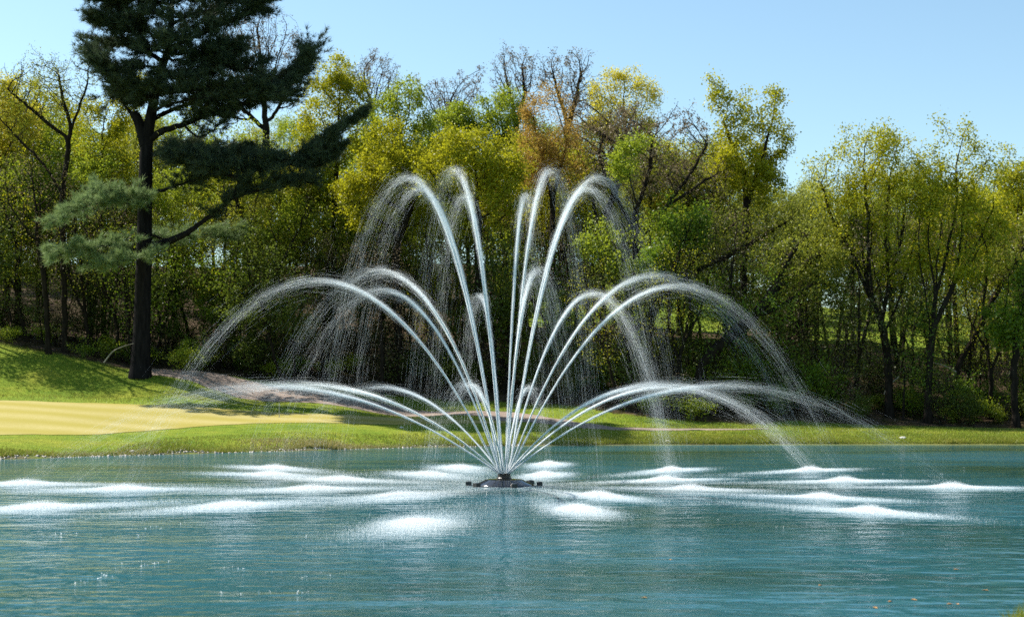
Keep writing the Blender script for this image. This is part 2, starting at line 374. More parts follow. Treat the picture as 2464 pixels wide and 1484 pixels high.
def grow(paths, att, rng, step=.3, kill=.45, trop=(0, 0, .15), maxit=90):
    """stems along the given polylines, then branches that reach for the points att"""
    P = []; par = []
    for k, pl in enumerate(paths):
        r = resample(pl, step); r[1:-1] += rng.normal(0, step * .07, r[1:-1].shape)
        st = -1
        if k:
            d = np.linalg.norm(np.array(P) - r[0], axis=1); st = int(d.argmin()); r = r[1:]
        for q in r:
            P.append(q); par.append(st); st = len(P) - 1
    P = list(map(np.asarray, P)); Pa = np.array(P)
    d = np.linalg.norm(att[:, None] - Pa[None], axis=2); ni = d.argmin(1); nd = d.min(1)
    alive = nd > kill * .6; trop = np.array(trop); nch = {}
    for it in range(maxit):
        if not alive.any(): break
        ai = np.where(alive)[0]; src = ni[ai]
        dirs = att[ai] - Pa[src]; dirs /= np.maximum(nd[ai][:, None], 1e-6)
        us, inv = np.unique(src, return_inverse=True)
        acc = np.zeros((len(us), 3)); np.add.at(acc, inv, dirs)
        cnt = np.array([nch.get(int(u), 0) for u in us])
        o_ = np.argsort(nd[ai]); first = np.full(len(us), -1); first[inv[o_[::-1]]] = o_[::-1]     # each node's nearest point
        rpt = cnt >= 1; acc[rpt] = dirs[first[rpt]]
        drop = cnt >= 4; alive[ai[first[drop]]] = False
        acc /= np.maximum(np.linalg.norm(acc, axis=1, keepdims=True), 1e-6)
        acc += np.where(rpt[:, None], 0, trop) + rng.normal(0, .14, acc.shape); acc /= np.linalg.norm(acc, axis=1, keepdims=True)
        us, acc = us[~drop], acc[~drop]
        if not len(us): continue
        new = Pa[us] + acc * step; n0 = len(Pa)
        for u in us: nch[int(u)] = nch.get(int(u), 0) + 1
        Pa = np.concatenate([Pa, new]); par += us.tolist()
        ai = np.where(alive)[0]
        if not len(ai): break
        d = np.linalg.norm(att[ai][:, None] - new[None], axis=2); m = d.min(1); a = d.argmin(1)
        better = m < nd[ai]; ni[ai[better]] = n0 + a[better]; nd[ai[better]] = m[better]
        alive[ai[nd[ai] < kill]] = False
    return Pa, np.array(par)

def radii(P, par, tip, base, e=1.95):
    n = len(P); acc = np.zeros(n); nc = np.zeros(n, int)
    for i in range(n):
        if par[i] >= 0: nc[par[i]] += 1
    for i in range(n - 1, -1, -1):
        if acc[i] == 0: acc[i] = 1
        if par[i] >= 0: acc[par[i]] += acc[i]
    r = acc ** (1 / e); r0 = r[0]
    return tip + (r - 1) / max(r0 - 1, 1e-6) * (base - tip), nc

def wood_mesh(name, P, par, r, material, flare=True):
    ch = np.where(par >= 0)[0]; pa = par[ch]
    ra = np.minimum(r[pa], r[ch] * 1.25 + .002); rb = r[ch]
    if flare:
        h = P[pa][:, 2] - P[0][2]; low = (r[pa] > .5 * r[0])
        ra = np.where(low, ra * (1 + .55 * np.exp(-np.maximum(h, 0) / .35)), ra); h2 = P[ch][:, 2] - P[0][2]
        rb = np.where(low, rb * (1 + .55 * np.exp(-np.maximum(h2, 0) / .35)), rb)
    A, B = P[pa], P[ch]; ext = (B - A); L = np.linalg.norm(ext, axis=1, keepdims=True); B = B + ext / np.maximum(L, 1e-6) * np.minimum(rb[:, None] * .35, L * .3)
    big = rb > .045
    V, Fs, n = [], [], 0
    for sel, k in ((big, 8), (~big, 3)):
        if sel.any():
            v, f = prisms(A[sel], B[sel], ra[sel], rb[sel], k); V.append(v); Fs.append(f + n); n += len(v)
    return mesh_of(name, np.concatenate(V), Fs, material, True)

def leaf_mesh(name, centres, count, spread, size, material, rng, up=.5):
    if not len(centres): centres = np.zeros((1, 3))
    wv = sum(np.sin(centres @ rng.normal(0, 1.6, 3) + rng.uniform(0, 6)) for _ in range(4))
    wt = np.exp(rng.normal(0, .6, len(centres)) + wv * .42); wt /= wt.sum()
    c = centres[rng.choice(len(centres), count, p=wt)] + rng.normal(0, spread, (count, 3)) * np.array([1, 1, .8])
    n = rng.normal(0, 1, (count, 3)); n[:, 2] += up; n /= np.linalg.norm(n, axis=1, keepdims=True)
    _, u, w = frames(n); a = rng.uniform(0, 6.28, count)[:, None]
    e1 = u * np.cos(a) + w * np.sin(a); e2 = np.cross(n, e1)
    s = (size * rng.uniform(.55, 1.3, count))[:, None]
    v = np.stack([c - e1 * s * .5 - e2 * s * .34, c + e1 * s * .6, c - e1 * s * .2 + e2 * s * .5], 1).reshape(-1, 3)
    return mesh_of(name, v, np.arange(count * 3).reshape(-1, 3), material)

def in_blobs(blobs, n, rng):
    """random points in ellipsoids, denser towards the skin; blobs: (centre, radii)"""
    vol = np.array([np.prod(r) ** .8 for _, r in blobs]); k = rng.choice(len(blobs), n, p=vol / vol.sum())
    d = rng.normal(0, 1, (n, 3)); d /= np.linalg.norm(d, axis=1, keepdims=True)
    d *= rng.uniform(0, 1, (n, 1)) ** (1 / 2.6)
    C = np.array([b[0] for b in blobs]); R = np.array([b[1] for b in blobs])
    return C[k] + d * R[k]

LEAFX = 1.75
def tree_meshes(kind, paths, blobs, seed, leaf='yg', nleaf=11000, size=.13, spread=.2, natt=1150, step=.28, kill=.38, base_r=.13, tip=.006, trop=.18, bark='bark', up=.5, outer=.02, e=2.1):
    if leaf != 'bud': nleaf = int(nleaf * LEAFX); size *= .8
    rng = np.random.default_rng(seed)
    att = in_blobs(blobs, natt, rng)
    # sprigs that stand out of the crown
    top = att[rng.integers(0, len(att), max(12, natt // 28))]
    cen0 = np.mean([b_[0] for b_ in blobs], 0)
    for q in top:
        o_ = q - cen0; o_ /= np.linalg.norm(o_); o_[2] = abs(o_[2]) * .6 + .5; ln = rng.uniform(.25, .8)
        att = np.concatenate([att, q + np.linspace(.25, 1, 5)[:, None] * o_ * ln + rng.normal(0, .1, (5, 3))])
    # uneven outline: drop points in a few random hollows
    lo, hi = att.min(0), att.max(0)
    for _ in range(10):
        c = rng.uniform(lo, hi); rr = rng.uniform(.10, .2) * (hi - lo).max()
        att = att[np.linalg.norm(att - c, axis=1) > rr * .75]
    att = att[att[:, 2] > .5]
    P, par = grow(paths, att, rng, step, kill, (0, 0, trop))
    r, nc = radii(P, par, tip, base_r, e)
    tm = wood_mesh('trunk', P, par, r, M[bark])
    tips = P[(r < max(outer, tip * 1.9)) & (np.arange(len(P)) > 8)]
    if len(tips) < 20: tips = P[len(P) // 2:]
    lm = leaf_mesh('crown', tips, nleaf, spread, size, M[leaf], rng, up) if nleaf else None
    return tm, lm

def place(kind, loc, tm, lm, label, group=None, cat='tree', rz=0.0, sc=1.0, crown='crown', stem='trunk'):
    t = empty(kind, loc); t.rotation_euler.z = rz; t.scale = (sc, sc, sc)
    tag(t, label, cat, group)
    link(stem, tm, t)
    if lm: link(crown, lm, t)
    return t

HERO_N = [0]
def hero(kind, label, base, D, stems, blobs, depth=.85, leaf='yg', group=None, **kw):
    """base: photo column of the foot; stems: polylines of photo (x, y[, depth offset]) above it; blobs: (x, y, rx, ry[, depth offset]) of the crown"""
    HERO_N[0] += 1
    b = on_ground(base, D); b[2] -= .06
    paths = []
    for k, s in enumerate(stems):
        pl = [at(q[0], q[1], D + (q[2] if len(q) > 2 else 0)) - b for q in s]
        if k == 0: pl = [np.zeros(3)] + pl
        paths.append(pl)
    bl = []
    for q in blobs:
        DD = D + (q[4] if len(q) > 4 else 0)
        m = DD / FPX; bl.append((at(q[0], q[1], DD) - b, np.array([q[2] * m, max(q[2], q[3] * .7) * m * depth, q[3] * m])))
    tm, lm = tree_meshes(kind, paths, bl, 100 + HERO_N[0], leaf=leaf, **kw)
    return place(kind, b, tm, lm, label, group)

WOODG = 'trees of the wood behind the pond'
BARE = dict(nleaf=3200, size=.085, leaf='bud', natt=2600, step=.22, kill=.26, tip=.008, e=2.6, spread=.1, trop=.28, outer=.012)
# --- far left
hero('leafy_tree', 'amber yellow tree crown at the far left edge of the wood', -30, 74, [[(-20, 500)]], [(-30, 270, 75, 110), (20, 330, 70, 100)], leaf='ye', nleaf=9000)
hero('bare_tree', 'bare spreading tree with dark crooked trunk left of the tall pine', 157, 67.8,
     [[(152, 600), (150, 470), (160, 400), (166, 335), (178, 290)], [(166, 335), (120, 300), (60, 250), (20, 215)], [(152, 470), (100, 390), (40, 330), (0, 285)], [(178, 290), (205, 220), (215, 160)], [(172, 310), (150, 230), (140, 170)], [(152, 480), (95, 420), (45, 385)]],
     [(110, 215, 105, 90), (190, 190, 45, 75), (40, 290, 60, 60)], leaf='ol', nleaf=2000, size=.09, natt=2800, step=.24, kill=.28, base_r=.13, trop=.2, tip=.008, e=2.6, spread=.14)
hero('leafy_tree', 'yellow green tree behind the bare spreading tree', 90, 80, [[(90, 480)]], [(70, 260, 100, 80), (150, 330, 80, 100), (20, 400, 70, 90)], leaf='yg', nleaf=12000)
hero('leafy_tree', 'bright green leafy tree low at the left edge of the wood', 40, 72, [[(45, 600)]], [(50, 470, 90, 85), (10, 560, 80, 80), (110, 540, 60, 70)], leaf='lg', nleaf=12000)
hero('leafy_tree', 'yellow green tree between the bare tree and pine trunk', 250, 74, [[(250, 560)]], [(240, 330, 70, 110), (270, 450, 70, 100), (300, 250, 40, 60)], leaf='yg', nleaf=10000)
# --- behind the pine
hero('bare_tree', 'tall brown bare tree rising behind the right side of the pine', 640, 82, [[(640, 500), (640, 300)]], [(620, 120, 110, 115), (700, 180, 60, 95), (540, 220, 80, 90)], base_r=.2, **{**BARE, 'natt': 4200, 'nleaf': 7000})
hero('leafy_tree', 'pale green tree seen between the lower boughs of the pine', 600, 72, [[(600, 600)]], [(560, 400, 120, 110), (470, 330, 80, 80), (660, 560, 110, 90)], leaf='lg', nleaf=12000)
hero('leafy_tree', 'tall golden green tree just right of the pine', 800, 73, [[(805, 500), (815, 350)]], [(820, 215, 80, 75), (780, 310, 80, 100), (860, 300, 70, 80), (740, 420, 70, 90)], leaf='yg', nleaf=13000)
hero('bare_tree', 'thin grey bare treetop behind the golden green tree', 905, 90, [[(905, 500), (903, 330)]], [(905, 195, 58, 65), (860, 210, 40, 50)], base_r=.14, **BARE)
hero('leafy_tree', 'fresh green rounded tree above the left tall jets', 960, 76, [[(960, 520)]], [(965, 255, 55, 65), (920, 330, 70, 80), (1010, 340, 60, 70)], leaf='lg', nleaf=10000)
hero('bare_tree', 'purple grey bare treetop against the sky above the tall jets', 1080, 92, [[(1080, 500), (1080, 340)]], [(1050, 235, 45, 48), (1120, 225, 42, 50), (1085, 260, 60, 50)], base_r=.15, **BARE)
hero('leafy_tree', 'broad olive gold tree behind the leftmost tall jet', 960, 70, [[(955, 700), (950, 560)], [(950, 600), (1000, 470)]], [(960, 420, 105, 95), (880, 480, 75, 85), (1020, 480, 70, 80), (930, 340, 70, 60)], leaf='yg', nleaf=15000, base_r=.18)
hero('leafy_tree', 'light green tree crown below the purple grey treetop', 1100, 80, [[(1100, 520)]], [(1105, 300, 60, 50), (1060, 340, 60, 60)], leaf='lg', nleaf=7000)
hero('leafy_tree', 'bright yellow green dome shaped tree between the tall jets', 1150, 68, [[(1150, 700), (1150, 520)]], [(1140, 380, 105, 80), (1070, 440, 75, 80), (1220, 440, 60, 80), (1150, 500, 100, 70)], leaf='yg', nleaf=15000, base_r=.17)
# --- centre
hero('bare_tree', 'tall narrow bare tree with forked top above the centre', 1240, 86, [[(1240, 500), (1240, 320), (1232, 240)], [(1240, 320), (1262, 230)]], [(1215, 180, 30, 55), (1262, 180, 28, 55), (1240, 230, 48, 50)], base_r=.16, **BARE)
hero('leafy_tree', 'pale yellow green tree below the forked bare treetop', 1215, 80, [[(1215, 520)]], [(1215, 275, 52, 60), (1180, 320, 40, 60), (1250, 330, 50, 60)], leaf='lg', nleaf=8000)
hero('bare_tree', 'tall fan shaped bare tree above the orange tree', 1365, 86, [[(1365, 500), (1365, 310), (1345, 230)], [(1365, 310), (1390, 220)]], [(1330, 180, 35, 50), (1385, 175, 42, 52), (1365, 235, 60, 50)], base_r=.18, **{**BARE, 'natt': 3400})
hero('budding_tree', 'rust orange budding tree above the centre right jets', 1330, 70, [[(1330, 600), (1330, 450)], [(1330, 480), (1300, 360)], [(1330, 480), (1365, 340)]], [(1320, 300, 62, 85), (1290, 400, 55, 80), (1365, 380, 55, 90)], leaf='or', nleaf=12000, size=.09, spread=.2, natt=2200, step=.26, kill=.3, trop=.3)
hero('leafy_tree', 'bright yellow tree crown against the sky right of centre', 1510, 84, [[(1510, 500), (1510, 340)]], [(1465, 235, 50, 65), (1545, 225, 50, 60), (1500, 300, 85, 60)], leaf='ye', nleaf=9500, size=.12, natt=900, trop=.3)
hero('bare_tree', 'wide brown bare tree fanning out right of the tallest jets', 1545, 68, [[(1545, 680), (1530, 560), (1520, 470)], [(1535, 600), (1600, 500), (1660, 420), (1700, 350)], [(1525, 520), (1560, 420), (1570, 330)], [(1530, 560), (1470, 450), (1440, 370)], [(1600, 500), (1690, 440), (1760, 400)]],
     [(1590, 350, 130, 90), (1480, 350, 80, 90), (1690, 430, 70, 80), (1540, 420, 120, 70)], base_r=.16, **{**BARE, 'natt': 5200, 'nleaf': 8000})
hero('bare_tree', 'dark bare tree in front of the yellow crown', 1450, 72, [[(1450, 700), (1440, 560), (1425, 470)], [(1440, 560), (1490, 430), (1500, 340)]], [(1440, 380, 65, 90), (1500, 330, 50, 80), (1400, 300, 45, 70)], base_r=.17, **{**BARE, 'natt': 2800})
hero('leafy_tree', 'small fresh green tree in front of the wide bare tree', 1525, 65, [[(1525, 600)]], [(1530, 345, 45, 30), (1500, 400, 40, 40), (1440, 590, 60, 55), (1600, 560, 80, 60), (1530, 640, 90, 60)], leaf='lg', nleaf=5500, base_r=.09)
hero('leafy_tree', 'tall leafy green tree with two peaked tops on the right', 1790, 70, [[(1790, 640), (1795, 500), (1790, 400)], [(1795, 500), (1840, 360)], [(1790, 420), (1740, 290)]], [(1735, 245, 34, 45), (1845, 260, 48, 48), (1795, 300, 80, 65), (1860, 340, 45, 70), (1770, 390, 75, 70), (1830, 450, 60, 70)], leaf='yg', nleaf=9500, base_r=.17, size=.14)
# --- right: leaning trees over the slope
hero('leaning_tree', 'dark tree leaning steeply right over the brown slope', 1690, 63, [[(1690, 885), (1750, 815), (1820, 755), (1870, 690), (1960, 620), (2050, 560)], [(1800, 770), (1880, 735), (1960, 680)], [(1860, 700), (1900, 620), (1960, 540)]],
     [(1960, 600, 110, 65), (1890, 640, 80, 60), (2040, 560, 60, 60), (1950, 700, 60, 40)], leaf='ol', nleaf=6500, base_r=.24, size=.11)
hero('leaning_tree', 'slender tree leaning right beneath the wide bare tree', 1545, 66, [[(1560, 800), (1600, 700), (1680, 650), (1780, 600), (1900, 530)], [(1640, 670), (1700, 590), (1790, 520)]],
     [(1760, 560, 120, 60), (1870, 520, 80, 60), (1650, 620, 70, 50)], leaf='ol', nleaf=5500, base_r=.15, size=.11)
hero('leaning_tree', 'thin dark trunk slanting right at the foot of the slope', 1500, 64, [[(1520, 820), (1570, 740), (1620, 650), (1650, 560)]], [(1640, 560, 70, 70), (1590, 640, 50, 50)], leaf='dg', nleaf=4500, base_r=.12)
hero('leafy_tree', 'airy pale tree in the gap between the green tree and big right tree', 1965, 72, [[(1965, 700), (1960, 560)]], [(1955, 480, 45, 80), (1930, 560, 60, 70), (1990, 620, 60, 70)], leaf='pale', nleaf=6000, size=.11)
hero('leafy_tree', 'big tree with many slim dark stems and domed yellow green crown near the far bank', 2140, 63,
     [[(2138, 900), (2128, 810), (2108, 740), (2085, 670), (2070, 560), (2050, 470)], [(2128, 800), (2122, 720), (2098, 620), (2100, 500)], [(2120, 780), (2140, 680), (2165, 600), (2180, 480)], [(2085, 670), (2030, 570), (1990, 480)], [(2140, 680), (2130, 560), (2140, 440)], [(2120, 780), (2060, 640), (2010, 540), (1975, 440)], [(2128, 800), (2170, 700), (2205, 560)], [(2085, 670), (2090, 560), (2080, 430)]],
     [(2060, 400, 95, 75), (2160, 410, 70, 75), (2100, 350, 95, 38), (2000, 470, 65, 75), (2110, 500, 110, 75), (2200, 500, 45, 80), (2060, 590, 90, 60), (2160, 620, 80, 70)], leaf='yg', nleaf=13500, base_r=.17, natt=2600, size=.115)
hero('leafy_tree', 'tall vase shaped tree with forked dark stems at the right', 2232, 62,
     [[(2235, 900), (2245, 800), (2250, 700), (2258, 600), (2275, 480)], [(2245, 790), (2290, 690), (2310, 600), (2320, 450)], [(2250, 700), (2235, 600), (2240, 480)], [(2290, 690), (2345, 600), (2390, 500)], [(2240, 820), (2225, 700), (2210, 600), (2215, 500)], [(2250, 720), (2275, 620), (2300, 500), (2300, 400)], [(2290, 690), (2330, 640), (2370, 580), (2420, 520)]],
     [(2310, 365, 62, 58), (2260, 420, 48, 70), (2370, 430, 55, 70), (2300, 500, 100, 85), (2390, 540, 60, 70), (2260, 600, 70, 70), (2330, 640, 80, 60)], leaf='yg', nleaf=11500, base_r=.15, natt=2300, size=.12)
hero('leaning_tree', 'slanting bare stems leaning out of the picture at the right', 2290, 64, [[(2300, 900), (2350, 800), (2400, 700), (2470, 590), (2540, 500)], [(2350, 800), (2430, 740), (2520, 640)]], [(2430, 640, 70, 60), (2500, 560, 60, 70)], leaf='ol', nleaf=3500, base_r=.13)
hero('leafy_tree', 'yellow leafed treetop at the right edge of the wood', 2450, 74, [[(2450, 600)]], [(2440, 430, 45, 62), (2480, 480, 70, 90), (2430, 560, 60, 70)], leaf='yg', nleaf=9000)
hero('leafy_tree', 'dark stemmed tree at the right edge near the grass', 2446, 61.5, [[(2440, 900), (2450, 780), (2470, 680)]], [(2470, 720, 60, 70), (2440, 800, 50, 60)], leaf='dg', nleaf=4000, base_r=.15)

# --- kinds that repeat deeper in the wood: one of each, then copies
def proto(kind, seed, h, blobs, stems=None, **kw):
    stems = stems or [[(0, 0, 0), (.1, 0, h * .3), (-.05, .1, h * .55)]]
    bl = [(np.array(b[:3]), np.array(b[3:])) for b in blobs]
    return tree_meshes(kind, [np.array(s, float) for s in stems], bl, seed, **kw)
PROTO = {
 'round': proto('leafy_tree', 1, 11, [(0, 0, 8, 2.6, 2.6, 2.6), (1.2, .5, 6.4, 1.9, 1.9, 1.8), (-1.3, -.3, 6.2, 1.8, 1.8, 1.7)], nleaf=10000, leaf='yg', size=.14),
 'tall': proto('leafy_tree', 2, 13, [(0, 0, 10, 2, 2, 3), (.8, 0, 7.5, 1.8, 1.8, 2), (-.9, .4, 6.5, 1.7, 1.7, 2)], nleaf=9000, leaf='lg', size=.13),
 'young': proto('young_tree', 3, 7, [(0, 0, 5.2, 1.5, 1.5, 2), (.7, 0, 3.6, 1.2, 1.2, 1.2), (-.6, .3, 3, 1, 1, 1)], nleaf=2300, leaf='lg', size=.12, base_r=.06, natt=420),
 'sapling': proto('sapling', 4, 6, [(0, 0, 4.5, 1.3, 1.3, 1.9), (.3, 0, 2.6, 1.2, 1.2, 1.2)], nleaf=1100, leaf='dg', size=.11, base_r=.045, natt=420),
 'thin': proto('bare_tree', 5, 10, [(0, 0, 8, 1.9, 1.9, 2.6), (.6, 0, 5.5, 1.6, 1.6, 1.6)], leaf='bud', nleaf=1800, size=.07, base_r=.12, natt=1100, step=.28, kill=.36, trop=.28, tip=.0065),
}
USED = set()
LANDMARK = [(-1e9, 'beyond the left edge'), (0, 'at the left edge'), (130, 'left of the pine'), (300, 'directly behind the pine'), (430, 'right of the pine trunk'), (640, 'behind the flagstick'), (800, 'behind the left middle jets'), (980, 'behind the left tall jets'),
            (1180, 'behind the fountain'), (1330, 'behind the right tall jets'), (1500, 'behind the right middle jets'), (1700, 'by the leaning dark tree'), (1880, 'below the treetop gap'), (2030, 'around the domed right tree'), (2210, 'around the forked right stems'), (2400, 'at the right edge'), (2500, 'beyond the right edge')]
def where(px):
    s = ''
    for a, b in LANDMARK:
        if px >= a: s = b
    return s
SKY_ = np.array([(-400, 200), (0, 175), (250, 185), (500, 200), (700, 130), (800, 150), (900, 140), (1000, 200), (1160, 255), (1210, 220), (1400, 185), (1600, 205), (1650, 265), (1720, 230), (1890, 250), (1912, 390), (1948, 395), (1965, 335), (2200, 312), (2350, 312), (2464, 375), (2700, 380)], float)
HEIGHT = dict(round=11.2, tall=13.3, thin=11.2, young=7.6, sapling=6.6, thicket=7, bush=2, low=1, twiggy=2.6)
def max_scale(key, px, D, z0):
    y = max(np.interp(px + d, SKY_[:, 0], SKY_[:, 1]) for d in (-110, -50, 0, 50, 110)) + 45
    return (EYE + (HZ - y) / FPX * D - z0) / HEIGHT[key]
def copies(key, kind, spots, leafs, words, cat='tree', crown='crown', stem='trunk', smin=.85, smax=1.15):
    tm, lm = PROTO[key]
    for k, (px, D) in enumerate(spots):
        b = on_ground(px, D); b[2] -= .05
        lf = random.choice(leafs)
        lab = words[lf] + ' ' + where(px)
        t = place(kind, b, tm, lm, lab, 'group', cat, random.uniform(0, 6.28), min(random.uniform(smin, smax), max_scale(key, px, D, b[2])), crown, stem)
        if key in ('slim', 'thin', 'young', 'sapling'): t.rotation_euler.x, t.rotation_euler.y = random.gauss(0, .09), random.gauss(.04, .14)
        t['group'] = words[lf].replace(' tree', ' trees').replace(' shrub', ' shrubs').replace('sapling', 'saplings').replace('thicket', 'thickets')
        if lm:
            c = [c for c in t.children if c.data is lm][0]
            c.material_slots[0].link = 'OBJECT'; c.material_slots[0].material = M[lf]
def spread_px(a, b, n, d0, d1):
    return [(a + (b - a) * (i + random.uniform(.1, .9)) / n, random.uniform(d0, d1)) for i in range(n)]
copies('round', 'leafy_tree', spread_px(-300, 2700, 30, 73, 82) , ['yg', 'lg', 'ol'], {'yg': 'round yellow green tree deep inside', 'lg': 'round light green tree deep inside', 'ol': 'round olive tree deep inside'})
copies('tall', 'leafy_tree', spread_px(-350, 1850, 44, 82, 108) + spread_px(1950, 2700, 12, 90, 108) , ['yg', 'lg', 'ol'], {'yg': 'upright yellow green tree far back', 'lg': 'upright light green tree far back', 'ol': 'upright olive tree far back'}, smin=.75, smax=.95)
copies('thin', 'bare_tree', spread_px(-100, 2600, 22, 67, 80), ['bud'], {'bud': 'thin bare tree inside the wood'}, smin=.7, smax=1)
PROTO['slim'] = proto('bare_tree', 6, 9, [(0, 0, 6.8, 1.7, 1.7, 2.4), (.5, 0, 4.2, 1.5, 1.5, 1.8)], stems=[[(0, 0, 0), (.15, 0, 2.5), (-.1, .1, 4.6), (.2, 0, 6.4)], [(.1, 0, 2.0), (.7, .2, 3.8), (1.0, .2, 5.6)], [(0, 0, 3.2), (-.6, -.2, 4.8), (-.8, 0, 6.2)]], leaf='bud', nleaf=1500, size=.08, base_r=.10, natt=1300, step=.25, kill=.32, trop=.25, tip=.008, e=2.5)
HEIGHT['slim'] = 9.4
copies('slim', 'bare_tree', [(p, float(wood_d(p)) + random.uniform(.6, 6)) for p, _ in spread_px(-60, 2560, 25, 0, 1)], ['ol', 'bud', 'yg'], {'bud': 'slim dark stemmed bare tree', 'ol': 'slim dark stemmed tree with sparse olive leaves', 'yg': 'slim dark stemmed tree with sparse yellow leaves'}, smin=.7, smax=1.05)
copies('young', 'young_tree', spread_px(-200, 2600, 50, 67, 78), ['lg', 'under', 'dg', 'under'], {'lg': 'young light green tree under the canopy', 'dg': 'young deep green tree under the canopy', 'under': 'young shade darkened tree under the canopy'})
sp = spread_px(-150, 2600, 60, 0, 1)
copies('sapling', 'sapling', [(p, float(wood_d(p)) + random.uniform(.8, 8)) for p, _ in sp], ['dg', 'under', 'under'], {'dg': 'deep green sapling at the wood edge', 'under': 'shade darkened sapling at the wood edge'}, smin=.7, smax=1.15)

# --- shrubs along the foot of the wood
def shrub_proto(seed, h, w, nleaf, leaf, size, natt=260):
    rng = np.random.default_rng(seed)
    stems = [[(0, 0, 0), (0, 0, .15)]] + [[(0, 0, .05), tuple(rng.normal(0, .25 * w, 2)) + (h * .35,), tuple(rng.normal(0, .5 * w, 2)) + (h * .7,)] for _ in range(6)]
    return tree_meshes('shrub', [np.array(s, float) for s in stems], [(np.array((0, 0, h * .6)), np.array((w, w, h * .45))), (np.array((w * .4, 0, h * .45)), np.array((w * .8, w * .8, h * .4)))], seed, leaf=leaf, nleaf=nleaf, size=size, natt=natt, step=.16, kill=.22, base_r=.03, tip=.005, spread=.12)
PROTO['bush'] = shrub_proto(21, 1.7, .9, 1300, 'dg', .09)
PROTO['low'] = shrub_proto(22, .9, .8, 900, 'lg', .08)
PROTO['twiggy'] = shrub_proto(23, 2.2, 1.0, 600, 'ol', .07, 700)
def shrubs(key, n, d0, d1, leafs, words, smin, smax):
    sp = spread_px(-150, 2620, n, 0, 1)
    copies(key, 'shrub', [(p, float(wood_d(p)) + random.uniform(d0, d1)) for p, _ in sp], leafs, words, 'shrub', 'foliage', 'stem', smin, smax)
PROTO['thicket'] = shrub_proto(24, 4.6, 2.0, 4200, 'ol', .12, 700)
copies('thicket', 'thicket_shrub', spread_px(-200, 2650, 30, 88, 104), ['ol', 'dg'], {'ol': 'tall olive thicket on the far hill', 'dg': 'tall deep green thicket on the far hill'}, 'shrub', 'foliage', 'stem', .9, 1.4)
shrubs('bush', 46, .3, 7, ['dg', 'under', 'under'], {'dg': 'deep green shrub on the wood floor', 'under': 'dark leaved shrub on the wood floor'}, .7, 1.4)  # dark leaved: leaf colour darkened to imitate the shade low in the wood
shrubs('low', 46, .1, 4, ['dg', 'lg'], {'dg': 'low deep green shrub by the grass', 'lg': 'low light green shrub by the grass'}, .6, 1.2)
shrubs('twiggy', 90, .5, 9, ['under', 'bud', 'bud'], {'under': 'twiggy dark leaved shrub on the wood floor', 'bud': 'twiggy brown leafless shrub on the wood floor'}, .7, 1.4)  # dark leaved: leaf colour darkened to imitate the shade low in the wood

